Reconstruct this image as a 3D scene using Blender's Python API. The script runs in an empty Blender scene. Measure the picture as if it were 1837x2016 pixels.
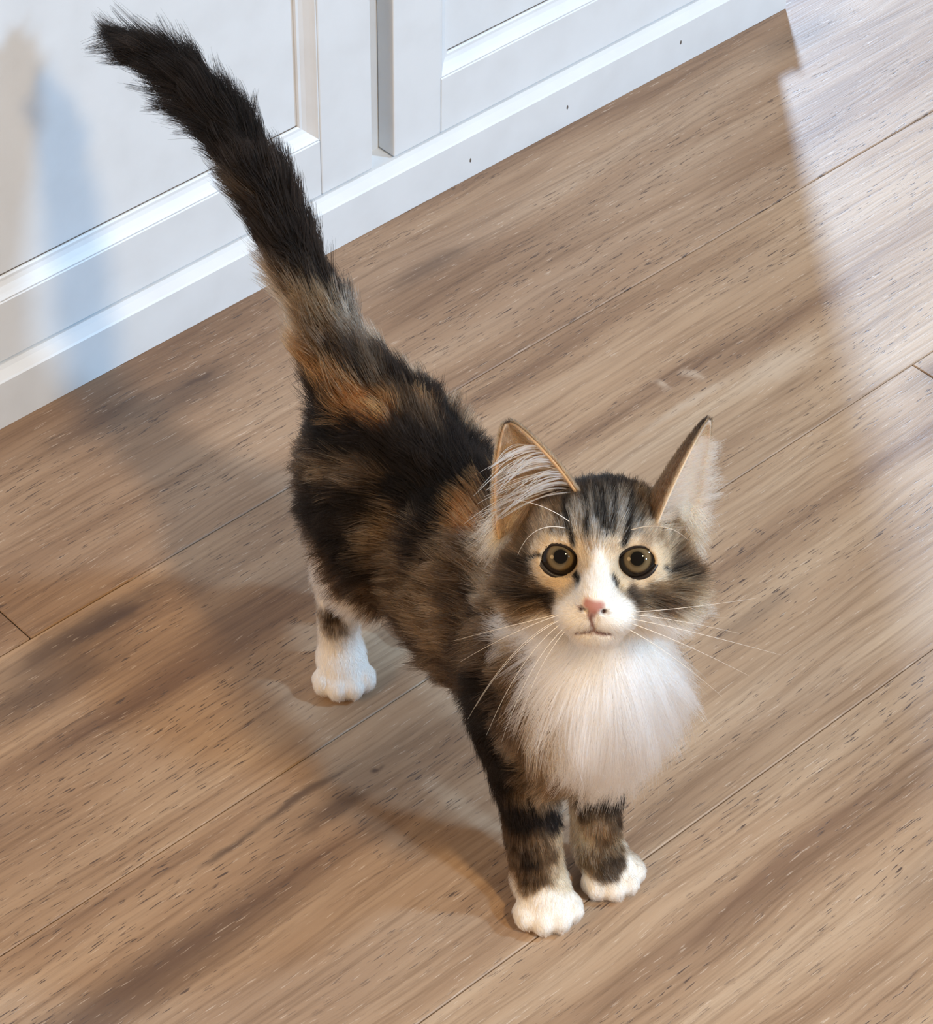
import bpy, bmesh, math, random
import numpy as np
from mathutils import Matrix, Vector
from mathutils.kdtree import KDTree

SC = bpy.context.scene
COL = SC.collection
rng = np.random.default_rng(7)

# ------------------------------------------------------------------ camera
cam_d = bpy.data.cameras.new('camera'); cam = bpy.data.objects.new('camera', cam_d); COL.objects.link(cam)
CR = Vector((0.73735076, -0.67544169, 0.00961198))
CU = Vector((0.45332821, 0.50532799, 0.7342596))
CF = Vector((0.50080675, 0.53704949, -0.67880075))
M = Matrix.Identity(4)
for i in range(3):
    M[i][0] = CR[i]; M[i][1] = CU[i]; M[i][2] = -CF[i]
M[2][3] = 1.0
cam.matrix_world = M
cam_d.sensor_fit = 'VERTICAL'; cam_d.sensor_height = 36.0; cam_d.lens = 36.0 * 5650 / 2016
cam_d.clip_start = 0.01
SC.camera = cam

# ------------------------------------------------------------------ light
def lin(r, g, b):
    f = lambda c: c / 12.92 if c <= 0.04045 else ((c + 0.055) / 1.055) ** 2.4
    return (f(r / 255), f(g / 255), f(b / 255), 1.0)

world = bpy.data.worlds.new('warm_room_ambient'); SC.world = world; world.use_nodes = True
bg = world.node_tree.nodes['Background']
bg.inputs[0].default_value = (0.41, 0.31, 0.225, 1); bg.inputs[1].default_value = 1.0  # even warm ambient standing in for the room's many warm lamps

def area(name, loc, target, size, power, color, shape='DISK', spread=180):
    d = bpy.data.lights.new(name, 'AREA'); d.shape = shape; d.size = size; d.energy = power; d.color = color
    d.spread = math.radians(spread)
    o = bpy.data.objects.new(name, d); COL.objects.link(o); o.location = loc
    o.rotation_euler = (Vector(target) - Vector(loc)).to_track_quat('-Z', 'Y').to_euler()
    return o
area('warm_ceiling_lamp', (0.46, -0.95, 2.10), (0.6, 0.65, 0.0), 0.22, 45, (1.0, 0.69, 0.34))
area('added_warm_fill', (-1.9, 0.80, 1.55), (0.5, 0.65, 0.1), 0.9, 30, (1.0, 0.62, 0.28))  # added warm fill for the left floor and chest; no known lamp there
area('added_cool_light', (0.90, -1.9, 1.75), (0.7, 1.0, 0.15), 0.26, 64, (0.42, 0.69, 1.0))  # added cool light, no known window; casts the tan tail shadow on the cabinet
area('side_window_daylight', (2.44, -1.19, 2.2), (0.6, 0.8, 0.1), 0.26, 94, (0.43, 0.70, 1.0))
area('far_window_daylight', (3.04, 3.34, 1.45), (1.1, 0.75, 0.0), 0.28, 310, (0.49, 0.70, 1.0))

SC.view_settings.view_transform = 'Standard'
SC.view_settings.look = 'None'
SC.view_settings.gamma = 1.0
SC.view_settings.use_curve_mapping = False
SC.view_settings.exposure = -0.27
SC.cycles.max_bounces = 20; SC.cycles.glossy_bounces = 12; SC.cycles.transmission_bounces = 16; SC.cycles.diffuse_bounces = 5

# ------------------------------------------------------------------ helpers
def new_mat(name):
    m = bpy.data.materials.new(name); m.use_nodes = True
    nt = m.node_tree
    return m, nt, nt.nodes['Principled BSDF']
def nd(nt, typ, **kw):
    n = nt.nodes.new(typ)
    for k, v in kw.items():
        if k in n.inputs: n.inputs[k].default_value = v
        else: setattr(n, k, v)
    return n
def mesh_obj(name, me, mat=None, parent=None, label=None, cat=None, kind=None, group=None):
    o = bpy.data.objects.new(name, me); COL.objects.link(o)
    if mat is not None and len(me.materials) == 0: me.materials.append(mat)
    if parent is not None: o.parent = parent
    for k, v in (('label', label), ('category', cat), ('kind', kind), ('group', group)):
        if v: o[k] = v
    return o
def bm_mesh(name, bm, smooth=False):
    me = bpy.data.meshes.new(name); bm.normal_update(); bm.to_mesh(me); bm.free()
    if smooth: me.polygons.foreach_set('use_smooth', [True] * len(me.polygons))
    return me
def box_mesh(name, x0, x1, y0, y1, z0, z1, bev=0.0, seg=1):
    bm = bmesh.new()
    bmesh.ops.create_cube(bm, size=1, matrix=Matrix.Translation(((x0+x1)/2, (y0+y1)/2, (z0+z1)/2)) @ Matrix.Diagonal((x1-x0, y1-y0, z1-z0, 1)))
    if bev: bmesh.ops.bevel(bm, geom=bm.edges[:], offset=bev, segments=seg, affect='EDGES', profile=0.5)
    return bm_mesh(name, bm)
def prism_mesh(name, prof, a0, a1, axis, m0=0.0, m1=0.0):
    """extrude a (depth y, height) profile along x (axis 'x') or along z (axis 'z': profile is (depth y, x));
    m0/m1: mitre slope of the two ends against the profile's second coordinate"""
    bm = bmesh.new(); loops = []
    for a, m in ((a0, m0), (a1, m1)):
        loops.append([bm.verts.new((a + m * h, y, h) if axis == 'x' else (h, y, a + m * h)) for y, h in prof])
    n = len(prof)
    for i in range(n):
        bm.faces.new((loops[0][i], loops[0][(i+1) % n], loops[1][(i+1) % n], loops[1][i]))
    bm.faces.new(loops[0][::-1]); bm.faces.new(loops[1])
    bmesh.ops.recalc_face_normals(bm, faces=bm.faces[:])
    return bm_mesh(name, bm)

# ------------------------------------------------------------------ materials
def wood_material():
    m, nt, b = new_mat('oak_look_plank')
    L = nt.links
    tc = nd(nt, 'ShaderNodeTexCoord')
    oi = nd(nt, 'ShaderNodeObjectInfo')
    geo = nd(nt, 'ShaderNodeNewGeometry')
    # per-plank offset so that each board has a grain of its own
    off = nd(nt, 'ShaderNodeVectorMath', operation='SCALE'); off.inputs[0].default_value = (17.3, 0.0, 9.1)
    L.new(oi.outputs['Random'], off.inputs['Scale'])
    pos = nd(nt, 'ShaderNodeVectorMath', operation='ADD')
    L.new(geo.outputs['Position'], pos.inputs[0]); L.new(off.outputs[0], pos.inputs[1])
    # warp across the grain
    wn = nd(nt, 'ShaderNodeTexNoise', Scale=1.0, Detail=2.0)
    wm = nd(nt, 'ShaderNodeMapping'); wm.inputs['Scale'].default_value = (6, 18, 1)
    L.new(pos.outputs[0], wm.inputs[0]); L.new(wm.outputs[0], wn.inputs['Vector'])
    ws = nd(nt, 'ShaderNodeVectorMath', operation='SUBTRACT'); ws.inputs[1].default_value = (0.5, 0.5, 0.5)
    L.new(wn.outputs['Color'], ws.inputs[0])
    wsc = nd(nt, 'ShaderNodeVectorMath', operation='MULTIPLY'); wsc.inputs[1].default_value = (0.0, 0.014, 0.0)
    L.new(ws.outputs[0], wsc.inputs[0])
    wp = nd(nt, 'ShaderNodeVectorMath', operation='ADD'); L.new(pos.outputs[0], wp.inputs[0]); L.new(wsc.outputs[0], wp.inputs[1])
    def noise(scale, detail=3.0, rough=0.55, src=wp):
        mp = nd(nt, 'ShaderNodeMapping'); mp.inputs['Scale'].default_value = scale
        L.new(src.outputs[0], mp.inputs[0])
        n = nd(nt, 'ShaderNodeTexNoise', Scale=1.0, Detail=detail, Roughness=rough)
        L.new(mp.outputs[0], n.inputs['Vector']); return n
    def ramp(src, stops, out='Fac'):
        r = nd(nt, 'ShaderNodeValToRGB'); e = r.color_ramp.elements
        while len(e) < len(stops): e.new(0.5)
        for el, (p, c) in zip(e, stops): el.position = p; el.color = c if len(c) == 4 else (*c, 1)
        L.new(src.outputs[out], r.inputs[0]); return r
    def mix(fac, a, bb, mode='MIX'):
        x = nd(nt, 'ShaderNodeMix', data_type='RGBA', blend_type=mode)
        if isinstance(fac, (int, float)): x.inputs['Factor'].default_value = fac
        else: L.new(fac, x.inputs['Factor'])
        L.new(a, x.inputs['A'])
        if isinstance(bb, tuple): x.inputs['B'].default_value = bb
        else: L.new(bb, x.inputs['B'])
        return x.outputs['Result']
    n1 = noise((3.0, 32, 1), 4)           # broad bands along the board
    c = ramp(n1, [(0.28, (0.205, 0.125, 0.077)), (0.44, (0.34, 0.228, 0.143)), (0.58, (0.41, 0.29, 0.19)), (0.75, (0.48, 0.36, 0.25))]).outputs[0]
    n2 = noise((12, 420, 1), 5, 0.62)       # fine grain
    r2 = ramp(n2, [(0.30, (0.62, 0.58, 0.55)), (0.52, (1, 1, 1)), (0.8, (1.13, 1.13, 1.13))]).outputs[0]
    c = mix(0.8, c, r2, 'MULTIPLY')
    n3 = noise((2.2, 7, 1), 3)            # cloudy darker patches
    r3 = ramp(n3, [(0.34, (0.66, 0.60, 0.57)), (0.5, (1, 1, 1))]).outputs[0]
    c = mix(0.75, c, r3, 'MULTIPLY')
    c = mix(1.0, c, oi.outputs['Color'], 'MULTIPLY')
    # knots: a few darker, swirled places in the board pattern
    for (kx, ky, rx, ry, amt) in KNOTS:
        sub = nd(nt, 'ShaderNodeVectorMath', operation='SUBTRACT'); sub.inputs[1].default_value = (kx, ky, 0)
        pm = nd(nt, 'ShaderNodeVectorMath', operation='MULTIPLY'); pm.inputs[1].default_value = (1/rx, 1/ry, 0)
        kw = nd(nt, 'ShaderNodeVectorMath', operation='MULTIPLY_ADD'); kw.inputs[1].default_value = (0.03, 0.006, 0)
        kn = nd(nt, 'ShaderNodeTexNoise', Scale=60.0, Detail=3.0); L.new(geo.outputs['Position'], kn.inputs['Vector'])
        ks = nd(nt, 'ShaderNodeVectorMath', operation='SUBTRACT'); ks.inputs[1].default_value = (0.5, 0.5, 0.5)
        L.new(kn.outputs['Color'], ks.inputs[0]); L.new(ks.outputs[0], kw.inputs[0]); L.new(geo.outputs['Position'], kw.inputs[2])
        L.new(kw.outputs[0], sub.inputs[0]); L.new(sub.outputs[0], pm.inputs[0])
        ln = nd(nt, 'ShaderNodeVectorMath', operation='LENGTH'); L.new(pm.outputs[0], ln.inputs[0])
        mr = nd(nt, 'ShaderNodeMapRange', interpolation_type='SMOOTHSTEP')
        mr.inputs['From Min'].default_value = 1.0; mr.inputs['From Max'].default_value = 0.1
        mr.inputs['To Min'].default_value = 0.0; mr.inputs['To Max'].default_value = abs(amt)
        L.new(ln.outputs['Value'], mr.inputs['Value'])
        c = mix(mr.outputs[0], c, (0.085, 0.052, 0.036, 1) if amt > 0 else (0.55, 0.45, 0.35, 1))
    # pores: short dark and pale dashes lying along the grain
    def dashes(scale, seed, lo, hi):
        o2 = nd(nt, 'ShaderNodeVectorMath', operation='ADD'); o2.inputs[1].default_value = seed
        L.new(wp.outputs[0], o2.inputs[0])
        n = noise(scale, 1.0, 0.5, o2)
        return ramp(n, [(lo, (0, 0, 0)), (hi, (1, 1, 1))]).outputs[0]
    d1 = dashes((115, 1150, 1), (3, 5, 0), 0.64, 0.72)
    gate = ramp(noise((5, 30, 1), 2), [(0.38, (0, 0, 0)), (0.55, (1, 1, 1))]).outputs[0]
    d1g = mix(1.0, d1, gate, 'MULTIPLY')
    c = mix(d1g, c, (0.10, 0.066, 0.05, 1))
    d2 = dashes((100, 1200, 1), (9, 1, 0), 0.68, 0.76)
    d2m = nd(nt, 'ShaderNodeMath', operation='MULTIPLY'); d2m.inputs[1].default_value = 0.38
    L.new(d2, d2m.inputs[0])
    c = mix(d2m.outputs[0], c, (0.68, 0.58, 0.48, 1))
    L.new(c, b.inputs['Base Color'])
    rr = nd(nt, 'ShaderNodeMapRange'); rr.inputs['To Min'].default_value = 0.42; rr.inputs['To Max'].default_value = 0.62
    L.new(n2.outputs['Fac'], rr.inputs['Value']); L.new(rr.outputs[0], b.inputs['Roughness'])
    b.inputs['Specular IOR Level'].default_value = 0.4
    bp = nd(nt, 'ShaderNodeBump', Strength=0.35, Distance=0.0006)
    sm = nd(nt, 'ShaderNodeMath', operation='SUBTRACT'); L.new(n2.outputs['Fac'], sm.inputs[0]); L.new(d1g, sm.inputs[1])
    L.new(sm.outputs[0], bp.inputs['Height']); L.new(bp.outputs[0], b.inputs['Normal'])
    return m

# dark knots and pale rubbed spots of the boards: (x, y, radius along, radius across, strength)
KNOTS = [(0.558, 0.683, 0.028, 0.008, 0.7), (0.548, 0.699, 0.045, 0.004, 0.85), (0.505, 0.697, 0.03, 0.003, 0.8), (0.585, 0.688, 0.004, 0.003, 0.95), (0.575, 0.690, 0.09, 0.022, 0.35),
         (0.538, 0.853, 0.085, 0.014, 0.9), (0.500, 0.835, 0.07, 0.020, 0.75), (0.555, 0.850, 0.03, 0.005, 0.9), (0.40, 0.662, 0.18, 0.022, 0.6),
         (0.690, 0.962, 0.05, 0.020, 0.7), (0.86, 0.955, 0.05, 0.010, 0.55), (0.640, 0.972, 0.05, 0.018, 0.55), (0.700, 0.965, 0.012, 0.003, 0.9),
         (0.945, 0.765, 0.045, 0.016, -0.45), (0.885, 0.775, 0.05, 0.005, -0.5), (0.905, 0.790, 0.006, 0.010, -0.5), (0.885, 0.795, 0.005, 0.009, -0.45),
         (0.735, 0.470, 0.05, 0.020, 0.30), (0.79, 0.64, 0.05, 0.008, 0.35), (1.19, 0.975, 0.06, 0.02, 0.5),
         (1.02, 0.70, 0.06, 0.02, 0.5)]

def paint_material():
    m, nt, b = new_mat('white_cabinet_paint'); L = nt.links
    geo = nd(nt, 'ShaderNodeNewGeometry')
    n = nd(nt, 'ShaderNodeTexNoise', Scale=38.0, Detail=4.0); L.new(geo.outputs['Position'], n.inputs['Vector'])
    r = nd(nt, 'ShaderNodeValToRGB'); e = r.color_ramp.elements
    e[0].position = 0.25; e[0].color = (0.62, 0.645, 0.665, 1); e[1].position = 0.6; e[1].color = (0.66, 0.69, 0.715, 1)
    L.new(n.outputs['Fac'], r.inputs[0])
    L.new(r.outputs[0], b.inputs['Base Color'])
    b.inputs['Roughness'].default_value = 0.42
    n2 = nd(nt, 'ShaderNodeTexNoise', Scale=220.0, Detail=2.0); L.new(geo.outputs['Position'], n2.inputs['Vector'])
    bp = nd(nt, 'ShaderNodeBump', Strength=0.12, Distance=0.0005); L.new(n2.outputs['Fac'], bp.inputs['Height']); L.new(bp.outputs[0], b.inputs['Normal'])
    return m
def plain(name, col, rough=0.6, spec=0.3):
    m, nt, b = new_mat(name); b.inputs['Base Color'].default_value = (*col, 1); b.inputs['Roughness'].default_value = rough
    b.inputs['Specular IOR Level'].default_value = spec
    n = nd(nt, 'ShaderNodeTexNoise', Scale=400.0); bp = nd(nt, 'ShaderNodeBump', Strength=0.1, Distance=0.0004)
    nt.links.new(n.outputs['Fac'], bp.inputs['Height']); nt.links.new(bp.outputs[0], b.inputs['Normal'])
    return m
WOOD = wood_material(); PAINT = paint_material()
GRIME = plain('grime_in_the_joints', (0.12, 0.10, 0.085), 0.9)
SUB = plain('dark_underlay', (0.035, 0.025, 0.02), 0.9)

# ------------------------------------------------------------------ floor: click planks
floor = mesh_obj('floor', box_mesh('floor', -1.2, 3.2, -1.2, 2.6, -0.03, -0.0065), SUB, kind='structure')
SEAM0, PW, GAP = 0.7163, 0.1502, 0.0005
PL = 1.22
joints = {0: 0.5177 + 0.0, -2: 0.9985, -1: 0.31, -3: 0.12, 1: 0.95, 2: 0.2}   # x of one end joint in each row
row_lo = {0: SEAM0 + PW}
k0 = -8
for k in range(-10, 11):
    y0 = SEAM0 + PW * (k + 1); y1 = y0 + PW     # row 0 spans the two upper seams
    if y1 < -1.1 or y0 > 2.5: continue
    j = joints.get(k, (k * 0.47) % PL)
    x = j - PL * math.ceil((j + 1.1) / PL)
    while x < 3.1:
        a, bx = max(x, -1.2), min(x + PL, 3.2)
        if bx - a > 0.05:
            dz = random.Random(k * 100 + int(x * 10)).uniform(-0.00015, 0.00015)
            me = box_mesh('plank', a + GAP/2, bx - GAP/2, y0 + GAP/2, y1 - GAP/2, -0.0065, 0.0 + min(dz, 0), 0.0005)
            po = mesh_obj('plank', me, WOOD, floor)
            v_ = 0.84 if k == 0 else (1.04 if k == -2 else 1.0)      # boards differ a little in tone
            po.color = (v_, v_ * (0.97 if k == 0 else 1), v_ * (0.97 if k == 0 else 1), 1)
        x += PL

# ------------------------------------------------------------------ cabinet
YB, YD, YP, YF = 1.003, 1.010, 1.018, 1.0240    # base front, door front, door panel, face frame
X0, X1, ZT = -0.45, 1.2065, 0.88
cab = bpy.data.objects.new('cabinet', None); COL.objects.link(cab); cab.location = (0.38, 1.3, 0)
cab['label'] = 'white painted cabinet with recessed panel doors standing on the plank floor behind the kitten'; cab['category'] = 'cabinet'
cab_inv = Matrix.Translation((-0.38, -1.3, 0))
def cpart(name, me, parent=cab, mat=PAINT, **kw):
    if parent is cab: me.transform(cab_inv)
    else: me.transform(Matrix.Translation((-0.38, -1.3, 0)))
    return mesh_obj(name, me, mat, parent, **kw)
cpart('carcass', box_mesh('carcass', X0, X1 - 0.004, YF, 1.58, 0.0, ZT, 0.001))
base_prof = [(YF + 0.001, 0.0002), (YB, 0.0002), (YB, 0.0292), (YB + 0.0008, 0.0302), (YB + 0.0052, 0.0330), (YD - 0.0006, 0.0352), (YF + 0.001, 0.0354)]
cpart('base_molding', prism_mesh('base_molding', base_prof, X0, X1, 'x'))
cpart('base_molding', box_mesh('base_molding', X1 - 0.004, X1 + 0.0005, YB + 0.0003, 1.58, 0.0002, 0.034, 0.001), label='short return of the base molding around the cabinet corner')
for (px, pz) in ((0.9348, 0.0125), (1.0135, 0.0135), (1.11, 0.017)):
    bm = bmesh.new(); bmesh.ops.create_icosphere(bm, subdivisions=1, radius=1, matrix=Matrix.Translation((px, YB, pz)) @ Matrix.Diagonal((0.0008, 0.0003, 0.0017, 1)))
    cpart('paint_chip', bm_mesh('paint_chip', bm), mat=GRIME, label='dark paint chip on the base molding')

def door(xl, xr, zb, zt, stl, str_, rail, top):
    pan = cpart('door', box_mesh('door', xl + 0.002, xr - 0.002, YP, YF, zb + 0.002, zt - 0.002))
    il, ir, ib, it = xl + stl, xr - str_, zb + rail, zt - top
    cpart('stile', box_mesh('stile', xl, il, YD, YF - 0.0004, zb, zt, 0.0008, 2), pan)
    cpart('stile', box_mesh('stile', ir, xr, YD, YF - 0.0004, zb, zt, 0.0008, 2), pan)
    cpart('rail', box_mesh('rail', il + 0.0002, ir - 0.0002, YD + 0.0001, YF - 0.0004, zb, ib, 0.0005), pan)
    cpart('rail', box_mesh('rail', il + 0.0002, ir - 0.0002, YD + 0.0001, YF - 0.0004, it, zt, 0.0005), pan)
    # moulding round the panel: small bead, sloping cove, step
    W = 0.0105
    prof = [(YD + 0.0008, 0.0), (YD + 0.0005, 0.0010), (YD + 0.0016, 0.0022), (YD + 0.0026, 0.0034), (YD + 0.0046, 0.0060),
            (YD + 0.0058, 0.0082), (YD + 0.0060, 0.0098), (YD + 0.0068, W), (YP + 0.001, W), (YP + 0.001, 0.0)]
    cpart('panel_molding', prism_mesh('panel_molding', [(y, ib + h) for y, h in prof], il - 0 - ib, ir + ib, 'x', 1.0, -1.0), pan)
    cpart('panel_molding', prism_mesh('panel_molding', [(y, it - h) for y, h in prof], il + it, ir - it, 'x', -1.0, 1.0), pan)
    cpart('panel_molding', prism_mesh('panel_molding', [(y, ir - h) for y, h in prof], ib + ir, it - ir, 'z', -1.0, 1.0), pan)
    cpart('panel_molding', prism_mesh('panel_molding', [(y, il + h) for y, h in prof], ib - il, it + il, 'z', 1.0, -1.0), pan)
    # grime caught in the panel groove
    cpart('grime_line', box_mesh('grime_line', il + W, ir - W, YP - 0.0004, YP + 0.0002, ib + W, ib + W + 0.0004), pan, GRIME, label='dark line of grime in the panel groove')
    return pan
ZB = 0.0362
door(0.418, 0.8655, ZB, 0.74, 0.038, 0.0375, 0.0370, 0.038)
door(0.8818, 1.1935, ZB, 0.74, 0.0358, 0.0358, 0.0370, 0.038)
door(-0.04, 0.402, ZB, 0.74, 0.038, 0.038, 0.0370, 0.038)

# ------------------------------------------------------------------ kitten: frames
# kitten-local axes: x = its left, y = towards its tail, z = up; origin on the floor between the front paws
KLOC = Vector((0.597, 0.555, 0.0)); KROT = math.atan2(-0.043, 0.18)
V = lambda *a: np.array(a, float)
CAML = V(-0.45170651, -0.6785243, 1.0)
EYEMID = V(-0.0210, -0.0204, 0.2494)
_z = CAML - EYEMID; _z /= np.linalg.norm(_z)
_x = np.cross(V(0, 0, 1), _z); _x /= np.linalg.norm(_x); _y = np.cross(_z, _x)
def rot_in(a, b, t): return a * math.cos(t) + b * math.sin(t), b * math.cos(t) - a * math.sin(t)
_z, _y = rot_in(_z, _y, math.radians(-13))      # face tipped a little below the line to the lens
_z, _x = rot_in(_z, _x, math.radians(-2.5))
_x, _y = rot_in(_x, _y, math.radians(2.3))
HB = np.stack([_x, _y, _z])                       # rows: head right (in view), head up, head forward
HC = EYEMID - _z * 0.0135
def H(x, y, z): return HC + x * HB[0] + y * HB[1] + z * HB[2]
def Hd(x, y, z):
    v = x * HB[0] + y * HB[1] + z * HB[2]; return v / np.linalg.norm(v)

# ------------------------------------------------------------------ kitten: body as one blended distance field
PR = []
def ell(c, r, rot=None, k=0.012, L=0.014, flow=(0, 1, -0.25), rad=None, lift=0.35, den=1.0, sub=False, tag=''):
    PR.append(dict(t='e', c=np.array(c), r=np.array(r, float), R=rot, k=k, L=L, flow=np.array(flow, float), rad=rad, lift=lift, den=den, sub=sub, tag=tag))
def cap(a, b, ra, rb, k=0.010, L=0.010, flow=None, rad=None, lift=0.35, den=1.0, sub=False, tag=''):
    a, b = np.array(a, float), np.array(b, float)
    fl = (b - a) / np.linalg.norm(b - a) if flow is None else np.array(flow, float)
    PR.append(dict(t='c', a=a, b=b, ra=ra, rb=rb, k=k, L=L, flow=fl, rad=rad, lift=lift, den=den, sub=sub, tag=tag))
def prim_d(p, q):
    if p['t'] == 'e':
        d = q - p['c']
        if p['R'] is not None: d = d @ p['R'].T
        k0 = np.sqrt(((d / p['r']) ** 2).sum(-1)); k1 = np.sqrt(((d / p['r'] ** 2) ** 2).sum(-1)) + 1e-9
        return np.where(k0 < 1e-6, -p['r'].min(), k0 * (k0 - 1) / k1)
    ab = p['b'] - p['a']; t = np.clip(((q - p['a']) @ ab) / (ab @ ab), 0, 1)
    return np.sqrt(((q - p['a'] - t[..., None] * ab) ** 2).sum(-1)) - (p['ra'] + (p['rb'] - p['ra']) * t)
def smin(a, b, k):
    h = np.maximum(k - np.abs(a - b), 0) / k
    return np.minimum(a, b) - h * h * k * 0.25

# trunk
ell((0.002, 0.035, 0.124), (0.030, 0.042, 0.048), k=0.02, L=0.016, tag='trunk')
ell((0.000, 0.080, 0.127), (0.033, 0.050, 0.044), k=0.02, L=0.015, tag='trunk')
ell((-0.003, 0.128, 0.120), (0.032, 0.050, 0.041), k=0.02, L=0.015, tag='trunk')
ell((-0.007, 0.178, 0.132), (0.031, 0.042, 0.040), k=0.02, L=0.017, tag='trunk')
cap((0, 0.045, 0.161), (-0.006, 0.195, 0.160), 0.012, 0.012, k=0.02, L=0.013, flow=(0, 1, 0.1), tag='trunk')
# neck and breast
cap((0, 0.030, 0.148), H(0, -0.006, -0.022), 0.031, 0.026, k=0.02, L=0.015, flow=(0, 0.8, -0.6), tag='neck')
ell((0.0, 0.006, 0.141), (0.024, 0.025, 0.034), k=0.016, L=0.018, flow=(0, -0.25, -1), lift=0.30, tag='chest')
ell((-0.007, -0.004, 0.168), (0.026, 0.024, 0.030), k=0.016, L=0.025, flow=(0, -0.3, -1), lift=0.38, tag='chest')
# hind legs
for sx, dy in ((-1, 0.0), (1, 0.014)):
    ox = -0.002; dz = 0.0 if sx < 0 else -0.008
    ell((ox + 0.024 * sx, 0.170 + dy, 0.120 + dz), (0.018, 0.034, 0.038), k=0.016, L=0.014, flow=(0, 0.75, -0.6), tag='thigh')
    cap((ox + 0.026 * sx, 0.160 + dy, 0.112 + dz), (ox + 0.028 * sx, 0.158 + dy, 0.097), 0.022, 0.015, k=0.014, L=0.010, flow=(0, 0.6, -0.7), tag='thigh')
    cap((ox + 0.028 * sx, 0.160 + dy, 0.094), (ox + 0.0225 * sx, 0.197 + dy, 0.062), 0.0150, 0.0095, L=0.007, flow=(0, 0.5, -0.8), tag='shank')
    cap((ox + 0.0225 * sx, 0.198 + dy, 0.060), (ox + 0.0245 * sx, 0.193 + dy, 0.014), 0.0092, 0.0094, k=0.008, L=0.0036, tag='meta')
PAWS = []
def paw(c, fdir, tag, w=1.0):
    c = np.array(c); f_ = np.array([fdir[0], fdir[1], 0.0]); f_ /= np.linalg.norm(f_); r_ = np.array([f_[1], -f_[0], 0]) * -1
    R = np.stack([r_, f_, V(0, 0, 1)])
    ell(c + V(0, 0, 0.0004), (0.0116 * w, 0.0140, 0.0094), R, k=0.006, L=0.0020, flow=f_ + V(0, 0, -0.5), lift=0.3, tag=tag)
    for ox, oy in ((-0.0098, 0.0064), (-0.0036, 0.0108), (0.0036, 0.0108), (0.0098, 0.0064)):
        tc = c + r_ * ox * w + f_ * oy + V(0, 0, -0.0030)
        cap(tc, tc + f_ * 0.0035 + V(0, 0, -0.0004), 0.0054, 0.0051, k=0.0024, L=0.0019, flow=f_ + V(0, 0, -0.5), lift=0.25, tag=tag)
        PAWS.append((tc + f_ * 0.0080 + V(0, 0, -0.0020), f_))
paw((-0.0275, 0.1885, 0.0095), (-0.36, -0.93), 'hpaw')
paw((0.0250, 0.2030, 0.0095), (-0.05, -1), 'hpaw')
# front legs
ell((-0.0165, 0.040, 0.118), (0.0155, 0.026, 0.034), k=0.014, L=0.010, flow=(0, 0.5, -0.8), tag='shoulder')
ell((0.0205, 0.042, 0.118), (0.0155, 0.026, 0.034), k=0.014, L=0.010, flow=(0, 0.5, -0.8), tag='shoulder')
cap((-0.0165, 0.043, 0.100), (-0.0155, 0.036, 0.075), 0.0170, 0.0135, L=0.008, tag='fleg')
cap((-0.0155, 0.036, 0.075), (-0.0135, 0.0255, 0.018), 0.0130, 0.0105, k=0.006, L=0.0050, tag='fleg')
cap((0.0235, 0.045, 0.100), (0.0228, 0.040, 0.075), 0.0165, 0.0130, L=0.008, tag='fleg')
cap((0.0228, 0.040, 0.075), (0.0190, 0.0300, 0.018), 0.0122, 0.0098, k=0.006, L=0.0050, tag='fleg')
paw((-0.0138, 0.0190, 0.0095), (-0.28, -0.95), 'fpaw', 1.05)
paw((0.0195, 0.0225, 0.0095), (0.02, -1), 'fpaw', 1.02)
# tail
TKEY = [V(-.006, .186, .155), V(-.015, .213, .183), V(-.017, .242, .209), V(-.018, .270, .231), V(-.020, .305, .246), V(-.026, .345, .254), V(-.036, .380, .2545)]
TAIL = []
for i in range(len(TKEY) - 1):
    p0, p1, p2, p3 = TKEY[max(i-1, 0)], TKEY[i], TKEY[i+1], TKEY[min(i+2, len(TKEY)-1)]
    for t in (0, 0.33, 0.67):
        TAIL.append(0.5 * (2*p1 + (p2-p0)*t + (2*p0-5*p1+4*p2-p3)*t*t + (3*p1-p0-3*p2+p3)*t**3))
TAIL.append(TKEY[-1])
for i in range(len(TAIL) - 1):
    u0, u1 = i / (len(TAIL) - 1), (i + 1) / (len(TAIL) - 1)
    rr = lambda u: float(np.interp(u, [0, 0.15, 0.3, 0.6, 0.85, 1], [0.0155, 0.0128, 0.0102, 0.0092, 0.0078, 0.0040]))
    cap(TAIL[i], TAIL[i+1], rr(u0), rr(u1), k=0.010 if i < 3 else 0.004, L=float(np.interp(u0, [0, 0.2, 0.5, 1], [0.018, 0.017, 0.018, 0.020])), lift=0.22, tag='tail')
# head (head axes)
NOSE = H(0, -0.0130, 0.0325)
def hell(c, r, **kw): ell(H(*c), r, HB, rad=NOSE, **kw)
hell((0, 0.0015, -0.013), (0.0295, 0.0220, 0.0260), k=0.012, L=0.0065, lift=0.22, den=2.0, tag='skull')
hell((0.0165, -0.0140, -0.006), (0.0185, 0.0150, 0.0170), k=0.012, L=0.010, lift=0.32, den=2.0, tag='cheek')
hell((-0.0165, -0.0140, -0.006), (0.0185, 0.0150, 0.0170), k=0.012, L=0.010, lift=0.32, den=2.0, tag='cheek')
hell((0, 0.0065, 0.0035), (0.0200, 0.0105, 0.0090), k=0.010, L=0.0045, lift=0.2, den=2.5, tag='skull')
cap(H(0, 0.004, 0.0105), H(0, -0.0110, 0.0275), 0.0064, 0.0054, k=0.008, L=0.0024, flow=Hd(0, 0.6, -0.8), lift=0.15, den=3, tag='bridge')
hell((0, -0.0175, 0.0150), (0.0150, 0.0090, 0.0125), k=0.010, L=0.0030, lift=0.2, den=3, tag='muzzle')
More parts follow.
